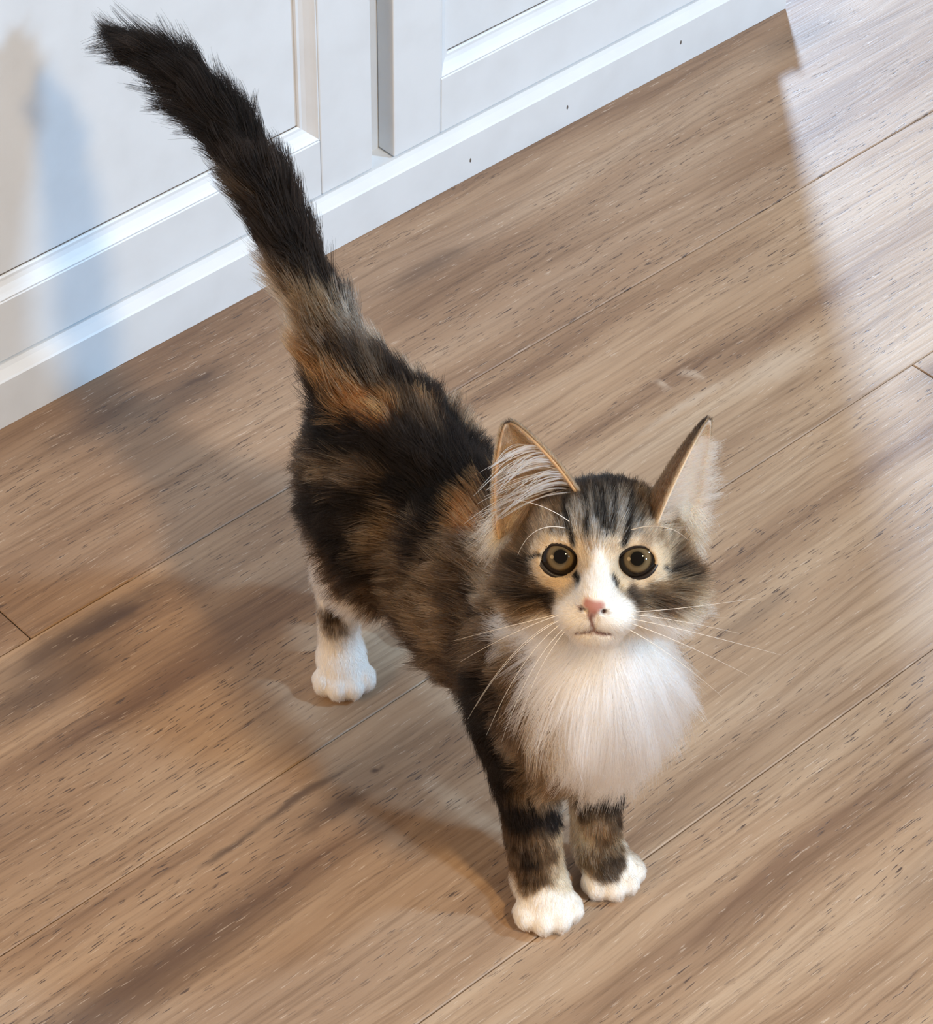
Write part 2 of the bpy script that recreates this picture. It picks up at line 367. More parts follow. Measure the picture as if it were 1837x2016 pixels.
hell((0.0062, -0.0192, 0.0212), (0.0074, 0.0056, 0.0066), k=0.007, L=0.0026, lift=0.2, den=3, tag='muzzle')
hell((-0.0062, -0.0192, 0.0212), (0.0074, 0.0056, 0.0066), k=0.007, L=0.0026, lift=0.2, den=3, tag='muzzle')
hell((0, -0.0272, 0.0175), (0.0085, 0.0048, 0.0070), k=0.005, L=0.0034, lift=0.25, den=3, tag='chin')
hell((0, -0.0132, 0.0292), (0.0048, 0.0026, 0.0034), k=0.003, L=0.0, lift=0.1, den=3, tag='nose')
EYES = [H(-0.01465, 0.0, 0.0056), H(0.01465, 0.0, 0.0056)]
ER = 0.0091
for e in EYES:
    ell(e, (0.0104, 0.0099, 0.0099), HB, k=0.005, L=0.0025, rad=NOSE, lift=0.12, den=3, tag='lid')
# hollows: eye openings, nostrils, the line of the mouth
for i, e in enumerate(EYES):
    ell(e + HB[2] * 0.0090 + HB[1] * 0.0002, (0.0073, 0.0063, 0.0085), HB, k=0.0015, sub=True)
for s in (-1, 1):
    ell(H(0.0033 * s, -0.0146, 0.0314), (0.0013, 0.0009, 0.0014), HB, k=0.001, sub=True)
cap(H(0, -0.0158, 0.0322), H(0, -0.0232, 0.0290), 0.0006, 0.0006, k=0.0015, sub=True)
for s in (-1, 1):
    cap(H(0, -0.0235, 0.0285), H(0.0040 * s, -0.0248, 0.0270), 0.0007, 0.0007, k=0.0015, sub=True)
    cap(H(0.0040 * s, -0.0248, 0.0270), H(0.0085 * s, -0.0240, 0.0215), 0.0007, 0.0006, k=0.0015, sub=True)

def field(lo, hi, h):
    n = [int(math.ceil((hi[i] - lo[i]) / h)) + 1 for i in range(3)]
    ax = [lo[i] + h * np.arange(n[i]) for i in range(3)]
    D = np.full(n, 0.05, np.float32)
    for p in PR:
        m = 0.012
        if p['t'] == 'e': r = p['r'].max(); a = p['c'] - r - m; b = p['c'] + r + m
        else:
            r = max(p['ra'], p['rb']); a = np.minimum(p['a'], p['b']) - r - m; b = np.maximum(p['a'], p['b']) + r + m
        i0 = [max(0, int((a[i] - lo[i]) / h)) for i in range(3)]; i1 = [min(n[i], int((b[i] - lo[i]) / h) + 2) for i in range(3)]
        s = tuple(slice(i0[i], i1[i]) for i in range(3))
        q = np.stack(np.meshgrid(*[ax[i][s[i]] for i in range(3)], indexing='ij'), -1)
        d = prim_d(p, q)
        D[s] = -smin(-D[s], d, p['k']) if p['sub'] else smin(D[s], d, p['k'])
    return D, np.array(lo)

def surface_nets(D, lo, h):
    n = D.shape
    ins = D < 0
    cnt = np.zeros([k - 1 for k in n], np.uint8)
    offs = [(i, j, k) for i in (0, 1) for j in (0, 1) for k in (0, 1)]
    for o in offs: cnt += ins[o[0]:n[0]-1+o[0], o[1]:n[1]-1+o[1], o[2]:n[2]-1+o[2]]
    act = np.argwhere((cnt > 0) & (cnt < 8))
    idx = np.full(cnt.shape, -1, np.int32); idx[tuple(act.T)] = np.arange(len(act))
    val = {o: D[act[:, 0]+o[0], act[:, 1]+o[1], act[:, 2]+o[2]] for o in offs}
    acc = np.zeros((len(act), 3)); c = np.zeros(len(act))
    for o in offs:
        for a in range(3):
            if o[a] == 0:
                o2 = list(o); o2[a] = 1; o2 = tuple(o2)
                v0, v1 = val[o], val[o2]; m = (v0 < 0) != (v1 < 0)
                t = np.where(m, v0 / np.where(m, v0 - v1, 1), 0)
                pt = np.tile(np.array(o, float), (len(act), 1)); pt[:, a] = t
                acc += pt * m[:, None]; c += m
    verts = lo + h * (act + acc / c[:, None])
    quads = []
    for a in range(3):
        s0 = [slice(1, n[i] - 1) for i in range(3)]; s1 = list(s0)
        s0[a] = slice(0, n[a] - 1); s1[a] = slice(1, n[a])
        A, B = ins[tuple(s0)], ins[tuple(s1)]
        e = np.argwhere(A != B); flip = A[tuple(e.T)]
        e = e + np.array([0 if i == a else 1 for i in range(3)])
        b_, c_ = (a + 1) % 3, (a + 2) % 3
        def cell(db, dc):
            q = e.copy(); q[:, b_] -= db; q[:, c_] -= dc; return idx[tuple(q.T)]
        qd = np.stack([cell(1, 1), cell(0, 1), cell(0, 0), cell(1, 0)], 1)
        qd[~flip] = qd[~flip][:, ::-1]
        quads.append(qd)
    return verts, np.concatenate(quads)

def fast_mesh(name, verts, quads, smooth=True):
    me = bpy.data.meshes.new(name); nf = len(quads); k = quads.shape[1]
    me.vertices.add(len(verts)); me.vertices.foreach_set('co', np.ascontiguousarray(verts, np.float32).ravel())
    me.loops.add(nf * k); me.loops.foreach_set('vertex_index', np.ascontiguousarray(quads, np.int32).ravel())
    me.polygons.add(nf); me.polygons.foreach_set('loop_start', np.arange(0, nf * k, k, dtype=np.int32))
    me.update(calc_edges=True); me.validate()
    if smooth: me.polygons.foreach_set('use_smooth', np.ones(len(me.polygons), bool))
    return me

VOX = 0.0011
D_, lo_ = field((-0.072, -0.078, -0.003), (0.062, 0.405, 0.300), VOX)
kv, kq = surface_nets(D_, lo_, VOX)
kv[:, 2] = np.maximum(kv[:, 2], 0.0003)
del D_

# ------------------------------------------------------------------ coat colours
# coat markings: points on the skin in tenths of a millimetre, kitten axes
COAT = {
    'K': [(-390,3814,2566), (-373,3701,2594), (-327,3520,2602), (-300,3360,2592), (-286,3178,2559), (-274,3046,2525), (-269,2903,2475), (-269,2803,2427), (-244,2702,2400), (-240,2564,2321), (-227,2637,2380), (-214,2469,2262), (-184,2382,2198), (-224,2403,2197), (-175,2304,2134), (-125,2256,2091), (-119,2220,2056), (-30,2108,1893), (-58,2207,1988), (-201,1971,1862), (-98,1926,1854), (88,1961,1713), (-270,2045,1620), (-268,2055,1626), (54,1830,1746), (78,1732,1721), (180,1729,1592), (-294,1898,1629), (228,1675,1523), (-325,1790,1605), (-258,1673,1668), (-191,1561,1696), (-95,1458,1736), (-16,1374,1739), (221,1567,1489), (409,1728,1244), (-111,1336,1721), (-23,1224,1742), (72,1168,1716), (-170,1413,1685), (-416,1620,1447), (-365,1522,1503), (-451,1604,1353), (-402,1502,1414), (-303,1448,1536), (-370,1419,1407), (-423,1464,1332), (-216,1374,1617), (-143,1232,1699), (-84,1113,1739), (-214,1238,1606), (-426,1413,1253), (-404,1361,1193), (-437,1440,1266), (-263,1057,1538), (-221,1088,1612), (-182,1069,1670), (-356,351,1292), (-352,340,1422), (-350,377,1078), (-327,348,936), (-294,313,823), (-308,254,1047), (-271,302,624), (-259,276,562), (-194,215,587), (-106,210,561), (-44,255,514), (-209,198,360), (140,275,530), (189,246,498), (287,271,421), (298,286,437), (-44,176,2524), (16,145,2531), (64,112,2530), (94,87,2525)],
    'D': [(-277,2668,2336), (-213,2281,2107), (-252,2257,2052), (-249,2333,2112), (-144,1982,1889), (-241,2040,1885), (-72,1879,1819), (-282,2073,1723), (-47,1736,1769), (-25,1588,1755), (34,1510,1731), (-391,1865,1485), (-261,1478,1599), (-319,2057,1394), (-388,1770,1527), (-495,1526,1189), (-476,1522,1059), (-449,1476,1022), (-382,1356,1094), (-268,956,1535), (-209,974,1642), (-334,1250,1349), (-219,778,1633), (-160,798,1707), (-240,696,1594), (-263,568,1596), (-326,1080,1055), (-324,944,1080), (-305,709,1433), (-341,554,1344), (-322,1327,996), (-315,1891,419), (-321,1884,343), (-321,252,1578), (-325,200,1477), (-329,322,1548), (-318,164,1325), (-253,262,472), (-233,228,444), (-245,246,331), (-227,208,257), (206,138,172), (174,128,164), (285,267,326), (134,126,144), (-189,90,2566), (-96,132,2558), (129,51,2515), (150,28,2504), (-425,-17,2373), (-417,-101,2359), (-389,-148,2373), (89,-327,2399), (-126,-343,2418), (-33,-381,2354)],
    'B': [(-182,2148,2016), (-241,2133,1963), (-239,2185,2011), (-395,1706,1514), (-331,1584,1574), (-277,1309,1486), (-247,1177,1551), (-317,1329,1427), (-297,1224,1445), (-355,1352,1364), (-333,1157,1365), (-350,1080,1285), (-353,1170,1177), (-312,920,1435), (-318,818,1404), (-348,946,1246), (-279,846,1514), (-224,859,1626), (-333,789,1222), (-324,717,1344), (-309,485,1542), (-288,609,1512), (-320,176,1704), (-335,68,1692), (-328,-29,1571), (-337,20,1619), (-302,29,1444), (-273,-45,1408), (-217,-42,1254), (-225,61,1127), (-325,120,1580), (-176,213,809), (-60,235,742), (-217,226,769), (-187,199,482), (-179,185,391), (-171,175,329), (-188,161,215), (-225,186,193), (-143,149,219), (143,248,386), (183,222,323), (262,236,230), (157,216,240), (188,176,194), (113,203,174), (114,159,150), (-250,25,2579), (77,-72,2567), (90,-126,2552), (116,-162,2517), (11,-139,2597), (-333,107,2442), (-373,75,2406), (-32,725,1769), (148,-230,2425), (205,-138,2394), (197,-187,2352), (-460,-3,2282), (-453,-71,2269), (-419,-126,2327), (-237,449,1746), (-42,-355,2402), (-71,-368,2374), (42,-369,2375), (48,-357,2389), (131,-299,2383), (-188,493,1773)],
    'T': [(-285,2251,1928), (-278,2335,1978), (-283,2205,1877), (47,2028,1768), (136,1876,1655), (291,1920,1472), (339,1835,1417), (334,1741,1412), (-346,1346,1381), (-327,85,1789), (-331,-66,1725), (-105,220,699), (-51,258,600), (-299,17,2554), (-322,52,2509), (25,-231,2561), (106,-218,2488), (-41,-263,2564), (206,-104,2424), (-227,-182,2581), (-153,-226,2571), (-130,680,1734), (-78,728,1758), (201,-164,2374), (171,-242,2370), (-203,612,1678), (-248,491,1685), (-260,531,1627), (133,-341,2309), (-177,575,1727), (-131,636,1742), (-98,652,1757)],
    'G': [(-53,2173,1959), (-35,2108,1902), (-92,2080,1943), (-23,2083,1877), (-186,-16,2610), (-156,-78,2621), (-119,-129,2620), (-45,-100,2617), (-228,-106,2598), (-186,-167,2602), (-114,-177,2605), (-49,-200,2595), (-294,-51,2569)],
    'O': [(-281,2097,1761), (-274,1981,1766), (-162,1806,1763), (-142,1748,1755), (-225,1832,1725), (-126,1682,1754), (-109,1023,1734), (-49,1021,1754), (-132,938,1726), (169,216,267)],
    'W': [(-492,1589,1073), (-481,1617,948), (-343,1966,486), (-337,1995,251), (-329,1894,339), (-234,1866,386), (-213,1861,243), (-355,1904,204), (-314,1825,186), (-254,1785,158), (-381,1938,86), (-378,1756,107), (-426,1823,105), (-255,1731,103), (-297,1856,254), (-434,1457,968), (-304,248,1778), (-308,45,1930), (-286,-79,1887), (-235,-149,1898), (-129,-204,1923), (-23,-225,1890), (149,-143,1848), (58,-360,2212), (105,-355,2244), (164,-176,1667), (7,-270,1714), (-152,-254,1779), (-255,-192,1774), (-73,-262,1540), (-176,-236,1539), (93,-198,1425), (89,-100,1129), (-71,-163,1263), (-304,-116,1786), (-271,-189,1633), (-158,-141,1318)],
    'C': [(-81,201,421), (-53,207,298), (-46,180,184), (-62,129,159), (-107,144,203), (110,276,342), (102,264,221), (7,-394,2318), (88,-376,2305), (-361,-213,2416), (-398,-83,2430), (-385,-120,2415), (-363,-160,2412), (-331,-198,2435), (-380,-49,2499), (-334,-63,2544), (-287,-116,2553), (-271,-165,2547), (-185,-242,2559), (-143,-229,2569), (-77,-249,2556), (-23,-293,2528), (8,-321,2485), (-34,-336,2463), (-89,-335,2439), (-147,-320,2443), (-282,-220,2532), (-198,-285,2522)],
    'F': [(-275,140,114), (-217,108,149), (-158,75,150), (-85,65,118), (-265,66,81), (-217,15,73), (-149,-1,86), (-203,63,119), (-264,204,108), (-51,56,107), (-85,89,144), (-205,129,171), (267,125,133), (271,86,101), (189,83,116), (118,97,107), (69,101,95), (139,42,82), (217,38,77), (71,151,112), (137,84,109), (-223,-250,2557), (-273,-298,2541), (-234,-288,2541), (-318,-318,2526), (-243,-344,2513), (-357,-313,2487), (-392,-300,2439), (-367,-368,2459), (-248,-392,2477), (-209,-423,2432), (-210,-446,2399), (-421,-278,2393), (-394,-163,2253), (-423,-320,2377), (-389,-374,2394), (-295,-437,2405), (-258,-451,2386), (-367,-381,2295), (-159,-172,1981), (-347,-403,2305), (-309,125,1947), (-306,50,1953), (46,-180,1988), (165,-114,1873), (44,-360,2206), (-95,-378,2299), (-32,-389,2278), (44,-381,2244), (91,-360,2234)],
}
STRIPES = [
    ('K', 1.5, [(-79,190,2515), (-209,13,2597), (-265,-68,2583), (-280,-127,2554)]),
    ('K', 1.3, [(-43,176,2524), (-147,-7,2612), (-206,-126,2605), (-227,-154,2589)]),
    ('K', 1.5, [(16,145,2531), (-114,-72,2624), (-165,-177,2602)]),
    ('K', 1.2, [(-21,141,2545), (-135,-58,2623), (-171,-126,2615)]),
    ('K', 1.3, [(48,123,2531), (-70,-92,2622), (-146,-186,2600)]),
    ('K', 1.5, [(94,89,2524), (5,-74,2600), (-61,-175,2607), (-117,-233,2569)]),
    ('D', 0.9, [(-237,84,2552), (-280,-19,2576)]),
    ('K', 1, [(-376,-65,2485), (-394,-37,2462), (-402,32,2391)]),
    ('K', 0.9, [(-20,-292,2492), (20,-321,2466), (82,-339,2391), (154,-314,2309)]),
    ('K', 1.5, [(-453,27,2253), (-440,-85,2324), (-391,-151,2369)]),
    ('D', 1.3, [(-261,406,1742), (-449,-64,2234)]),
    ('D', 1.2, [(-69,-364,2383), (33,-387,2341)]),
    ('K', 1.7, [(-302,-195,2473), (-325,-260,2490)]),
    ('K', 1.6, [(-209,-313,2503), (-200,-330,2473)]),
    ('F', 1.6, [(-217,-233,2566), (-242,-264,2551)]),
    ('P', 2.4, [(-345,-400,2485)]),
    ('P', 1.9, [(-359,-379,2491), (-321,-404,2496)]),
    ('P', 1.3, [(-348,-403,2472), (-345,-400,2439)]),
    ('M', 0.7, [(-345,-401,2429), (-343,-402,2376)]),
    ('M', 1.1, [(-387,-355,2334), (-342,-401,2364), (-280,-425,2346)]),
    ('M', 1, [(-345,-400,2445), (-345,-401,2424)]),
    ('N', 1.3, [(-363,-369,2458)]),
    ('N', 1.3, [(-306,-404,2457)]),
]
PAL = {'K': (0.0065, 0.0048, 0.004), 'D': (0.042, 0.028, 0.018), 'B': (0.108, 0.069, 0.038), 'O': (0.230, 0.100, 0.036), 'T': (0.34, 0.25, 0.165),
       'G': (0.22, 0.185, 0.145), 'C': (0.57, 0.44, 0.29), 'W': (0.96, 0.93, 0.88), 'F': (0.84, 0.78, 0.69), 'P': (0.44, 0.205, 0.165), 'M': (0.20, 0.10, 0.075), 'N': (0.05, 0.02, 0.018)}
_cp, _cc = [], []
for _k, _l in COAT.items():
    for _p in _l:
        q = np.array(_p) * 1e-4
        _cp.append(q); _cc.append(PAL[_k])
        if q[1] > 0.035 and q[2] > 0.07 and q[0] < -0.008:      # the far flank carries the same pattern
            _cp.append(q * np.array([-1, 1, 1])); _cc.append(PAL[_k])
# far hind leg and underside, as the near ones
for _q, _k in (((0.03, 0.21, 0.02), 'W'), ((0.02, 0.21, 0.045), 'W'), ((0.03, 0.19, 0.01), 'W'), ((0.02, 0.21, 0.065), 'W'), ((0, 0.12, 0.075), 'T'), ((0, 0.08, 0.08), 'T'), ((-.01, 0.20, 0.10), 'T'),
              ((0.0, 0.05, 0.195), 'K'), ((0, 0.1, 0.172), 'K'), ((0, 0.14, 0.172), 'K'), ((0.01, 0.04, 0.17), 'D')):
    _cp.append(np.array(_q)); _cc.append(PAL[_k])
_cp = np.array(_cp); _cc = np.array(_cc)
def vnoise(P, s, seed=0):
    """cheap smooth 3-D noise: a sum of rotated sines"""
    r_ = np.random.default_rng(seed); o = np.zeros(len(P))
    for _ in range(7):
        d = r_.normal(size=3); d /= np.linalg.norm(d)
        o += np.sin(P @ d * (2 * math.pi / s) * r_.uniform(0.6, 1.6) + r_.uniform(0, 6.28))
    return o / 3.0
def seg_dist(P, pl):
    pl = np.asarray(pl, float) * 1e-4
    if len(pl) == 1: return np.linalg.norm(P - pl[0], axis=1)
    best = np.full(len(P), 9.0)
    for a, b in zip(pl[:-1], pl[1:]):
        ab = b - a; t = np.clip((P - a) @ ab / (ab @ ab + 1e-12), 0, 1)
        best = np.minimum(best, np.linalg.norm(P - a - t[:, None] * ab, axis=1))
    return best
def coat_color(P, jitter=0.0):
    P = np.asarray(P, float)
    hd = np.linalg.norm(P - HC, axis=1); fine = np.clip((0.055 - hd) / 0.012, 0, 1)       # 1 on the head
    amp = 0.0032 * (1 - fine) + 0.0007 * fine
    Q = P + np.stack([vnoise(P, 0.016, 1), vnoise(P, 0.016, 2), vnoise(P, 0.016, 3)], 1) * amp[:, None]
    if jitter: Q = Q + rng.normal(size=P.shape) * (jitter * (1 - 0.6 * fine))[:, None]
    out = np.zeros((len(P), 3)); CH = 20000
    for i in range(0, len(P), CH):
        d2 = ((Q[i:i+CH, None, :] - _cp[None]) ** 2).sum(-1)
        w = 1.0 / (d2 + (0.0022 ** 2)) ** 3
        out[i:i+CH] = np.exp((w[..., None] * np.log(_cc)[None]).sum(1) / w.sum(1)[:, None])
    for k, wd, pl in STRIPES:
        bb = np.asarray(pl, float) * 1e-4; m = ((P > bb.min(0) - 0.006) & (P < bb.max(0) + 0.006)).all(1)
        if not m.any(): continue
        d = seg_dist(Q[m], pl); r_ = wd * 1e-3
        f_ = np.clip(1 - (d - r_ * 0.6) / (r_ * 0.8), 0, 1)[:, None]
        out[m] = out[m] * (1 - f_) + np.array(PAL[k]) * f_
    return out

def mat_coat_skin():
    m, nt, b = new_mat('kitten_coat_undercolour')
    a = nd(nt, 'ShaderNodeAttribute', attribute_name='coat')
    n = nd(nt, 'ShaderNodeTexNoise', Scale=700.0)
    mx = nd(nt, 'ShaderNodeMix', data_type='RGBA', blend_type='MULTIPLY'); mx.inputs['Factor'].default_value = 0.5
    r = nd(nt, 'ShaderNodeValToRGB'); r.color_ramp.elements[0].color = (0.7, 0.7, 0.7, 1)
    nt.links.new(n.outputs['Fac'], r.inputs[0]); nt.links.new(a.outputs['Color'], mx.inputs['A']); nt.links.new(r.outputs[0], mx.inputs['B'])
    nt.links.new(mx.outputs['Result'], b.inputs['Base Color']); b.inputs['Roughness'].default_value = 0.75; b.inputs['Specular IOR Level'].default_value = 0.15
    return m
SKIN = mat_coat_skin()
def set_color(me, cols):
    at = me.attributes.new('coat', 'FLOAT_COLOR', 'POINT')
    c4 = np.ones((len(cols), 4), np.float32); c4[:, :3] = cols
    at.data.foreach_set('color', c4.ravel())

kme = fast_mesh('kitten', kv, kq)
set_color(kme, coat_color(kv))
kit = mesh_obj('kitten', kme, SKIN, label='long-haired brown tabby kitten with white chest and paws, tail raised, looking up', cat='kitten')
kit.location = KLOC; kit.rotation_euler = (0, 0, KROT)

# ------------------------------------------------------------------ ears
def sheet_mesh(name, grid, thick, nrm_flip=False):
    """closed thin shell from a (m,n,3) grid"""
    m, n, _ = grid.shape
    du = np.gradient(grid, axis=0); dv = np.gradient(grid, axis=1)
    N = np.cross(du, dv); N /= np.linalg.norm(N, axis=-1, keepdims=True) + 1e-9
    th = thick if np.ndim(thick) else np.full((m, n), thick)
    g2 = grid + N * th[..., None]
    vs = np.concatenate([grid.reshape(-1, 3), g2.reshape(-1, 3)]); off = m * n
    I = lambda i, j: i * n + j
    q = []
    for i in range(m - 1):
        for j in range(n - 1):
            q.append((I(i, j), I(i, j+1), I(i+1, j+1), I(i+1, j)))
            q.append((off+I(i, j), off+I(i+1, j), off+I(i+1, j+1), off+I(i, j+1)))
    for i in range(m - 1):
        q.append((I(i, 0), I(i+1, 0), off+I(i+1, 0), off+I(i, 0)))
        q.append((I(i+1, n-1), I(i, n-1), off+I(i, n-1), off+I(i+1, n-1)))
    for j in range(n - 1):
        q.append((I(0, j+1), I(0, j), off+I(0, j), off+I(0, j+1)))
        q.append((I(m-1, j), I(m-1, j+1), off+I(m-1, j+1), off+I(m-1, j)))
    return fast_mesh(name, vs, np.array(q)), N
def ear_grid(B, T, opn, w, phi, m=26, n=15):
    ax = T - B; ax_n = ax / np.linalg.norm(ax)
    op = opn - ax_n * (opn @ ax_n); op /= np.linalg.norm(op); side = np.cross(ax_n, op)
    G = np.zeros((m, n, 3))
    for i in range(m):
        v = i / (m - 1)
        r = w * ((1 - v) ** 0.72) * (1 + 0.10 * math.sin(v * math.pi)) + 0.0006
        for j in range(n):
            u = -1 + 2 * j / (n - 1); a = u * phi
            G[i, j] = B + ax * v + r * (-op * math.cos(a) * 0.75 + side * math.sin(a)) + op * w * 0.45 * (1 - v)
    return G, op, side, ax_n
EARS = []
def ear_mat():
    m, nt, b = new_mat('kitten_ear_skin')
    a = nd(nt, 'ShaderNodeAttribute', attribute_name='coat'); nt.links.new(a.outputs['Color'], b.inputs['Base Color'])
    b.inputs['Roughness'].default_value = 0.6; b.inputs['Subsurface Weight'].default_value = 0.25; b.inputs['Subsurface Radius'].default_value = (0.004, 0.0015, 0.0008)
    b.inputs['Subsurface Scale'].default_value = 1.0
    n = nd(nt, 'ShaderNodeTexNoise', Scale=900.0); bp = nd(nt, 'ShaderNodeBump', Strength=0.15, Distance=0.0004)
    nt.links.new(n.outputs['Fac'], bp.inputs['Height']); nt.links.new(bp.outputs[0], b.inputs['Normal'])
    return m
EARM = ear_mat()
for B, T, opn, w, phi, lab in (
        (H(-0.0215, 0.0095, -0.0160), H(-0.0370, 0.0470, -0.0150), Hd(-0.22, -0.05, 1), 0.0180, 1.50, "ear turned to the front with long pale hairs inside"),
        (H(0.0215, 0.0060, -0.0165), H(0.0405, 0.0495, -0.0170), Hd(0.93, -0.1, 0.42), 0.0175, 1.50, "ear swivelled outward, dark back and white inner hairs")):
    G, op, side, axn = ear_grid(B, T, opn, w, phi)
    m_, n_ = G.shape[:2]
    uu = np.abs(np.linspace(-1, 1, n_))[None, :] * np.ones((m_, 1)); vv = np.linspace(0, 1, m_)[:, None] * np.ones((1, n_))
    th = 0.0010 + 0.0006 * (1 - uu)
    du = np.gradient(G, axis=0); dv = np.gradient(G, axis=1); Nn = np.cross(du, dv); Nn /= np.linalg.norm(Nn, axis=-1, keepdims=True) + 1e-9
    sgn = 1.0 if (Nn[:, n_//2] @ op).mean() < 0 else -1.0      # +: normal looks out of the back of the ear
    if sgn < 0: G = G[:, ::-1]; Nn = -Nn[:, ::-1]
    me, Nn = sheet_mesh('ear', G, th)
    inner = np.array([0.28, 0.205, 0.14]) * np.ones((m_ * n_, 1)); outer = np.array([0.16, 0.105, 0.065]) * np.ones((m_ * n_, 1))
    rimf = np.clip((uu - 0.86) / 0.14, 0, 1).reshape(-1, 1)
    inner = inner * (1 - rimf) + np.array([0.42, 0.29, 0.18]) * rimf; outer = outer * (1 - rimf) + np.array([0.55, 0.38, 0.22]) * rimf
    if B[0] > HC[0]: inner = inner * 0.3 + np.array([0.62, 0.53, 0.45]) * 0.7
    deep = np.clip(1 - vv / 0.3, 0, 1).reshape(-1, 1) * (1 - uu.reshape(-1, 1)); inner = inner * (1 - deep * 0.6) + np.array([0.30, 0.10, 0.04]) * deep * 0.6
    tipd = np.clip((vv - 0.72) / 0.28, 0, 1).reshape(-1, 1); outer = outer * (1 - 0.75 * tipd)
    set_color(me, np.concatenate([inner, outer]))
    mesh_obj('ear', me, EARM, kit, label=lab)
    EARS.append((G, Nn, op, side, axn))

# ------------------------------------------------------------------ eyes
def eye_mat():
    m, nt, b = new_mat('kitten_eye'); L = nt.links
    tc = nd(nt, 'ShaderNodeTexCoord')
    sep = nd(nt, 'ShaderNodeSeparateXYZ'); L.new(tc.outputs['Object'], sep.inputs[0])
    rad = nd(nt, 'ShaderNodeVectorMath', operation='MULTIPLY'); rad.inputs[1].default_value = (1, 1, 0)
    L.new(tc.outputs['Object'], rad.inputs[0])
    ln = nd(nt, 'ShaderNodeVectorMath', operation='LENGTH'); L.new(rad.outputs[0], ln.inputs[0])
    sc = nd(nt, 'ShaderNodeMath', operation='MULTIPLY'); sc.inputs[1].default_value = 1 / 0.010; L.new(ln.outputs['Value'], sc.inputs[0])
    r = nd(nt, 'ShaderNodeValToRGB'); e = r.color_ramp.elements
    for _ in range(6): e.new(0.5)
    for el, (p, c) in zip(e, [(0.0, (0.004, 0.003, 0.003)), (0.262, (0.004, 0.004, 0.003)), (0.285, (0.062, 0.045, 0.023)), (0.38, (0.125, 0.094, 0.052)), (0.475, (0.118, 0.085, 0.043)), (0.515, (0.05, 0.032, 0.015)), (0.55, (0.010, 0.007, 0.005)), (1.0, (0.012, 0.008, 0.006))]):
        el.position = p; el.color = (*c, 1)
    # streaky iris
    at = nd(nt, 'ShaderNodeMath', operation='ARCTAN2'); L.new(sep.outputs['Y'], at.inputs[0]); L.new(sep.outputs['X'], at.inputs[1])
    cmb = nd(nt, 'ShaderNodeCombineXYZ'); L.new(at.outputs[0], cmb.inputs[0]); L.new(sc.outputs[0], cmb.inputs[1])
    mp = nd(nt, 'ShaderNodeMapping'); mp.inputs['Scale'].default_value = (9, 2.5, 1); L.new(cmb.outputs[0], mp.inputs[0])
    nz = nd(nt, 'ShaderNodeTexNoise', Scale=1.0, Detail=3.0); L.new(mp.outputs[0], nz.inputs['Vector'])
    ad = nd(nt, 'ShaderNodeMath', operation='MULTIPLY_ADD'); ad.inputs[1].default_value = 0.03; L.new(nz.outputs['Fac'], ad.inputs[0]); L.new(sc.outputs[0], ad.inputs[2])
    sb = nd(nt, 'ShaderNodeMath', operation='SUBTRACT'); sb.inputs[1].default_value = 0.015; L.new(ad.outputs[0], sb.inputs[0])
    L.new(sb.outputs[0], r.inputs[0]); L.new(r.outputs[0], b.inputs['Base Color'])
    b.inputs['Roughness'].default_value = 0.12; b.inputs['Coat Weight'].default_value = 1.0; b.inputs['Coat Roughness'].default_value = 0.02; b.inputs['Coat IOR'].default_value = 1.33; b.inputs['Specular IOR Level'].default_value = 0.0
    return m
EYEM = eye_mat()
RIMM = plain('kitten_dark_eyelid', (0.012, 0.008, 0.007), 0.35, 0.5)
def tube_mesh(name, pts, radii, seg=8, closed=False):
    pts = np.asarray(pts, float); n = len(pts)
    tg = np.roll(pts, -1, 0) - np.roll(pts, 1, 0) if closed else np.gradient(pts, axis=0)
    tg /= np.linalg.norm(tg, axis=1, keepdims=True) + 1e-12
    up = V(0.31, 0.17, 0.93); vs = []
    a = np.cross(tg[0], up); a /= np.linalg.norm(a)
    for i in range(n):
        a = a - tg[i] * (a @ tg[i]); a /= np.linalg.norm(a); b = np.cross(tg[i], a)
        for k in range(seg):
            t = 2 * math.pi * k / seg; vs.append(pts[i] + radii[i] * (a * math.cos(t) + b * math.sin(t)))
    q = []
    for i in range(n if closed else n - 1):
        j = (i + 1) % n
        for k in range(seg): q.append((i*seg + k, i*seg + (k+1) % seg, j*seg + (k+1) % seg, j*seg + k))
    me = fast_mesh(name, np.array(vs), np.array(q)); return me
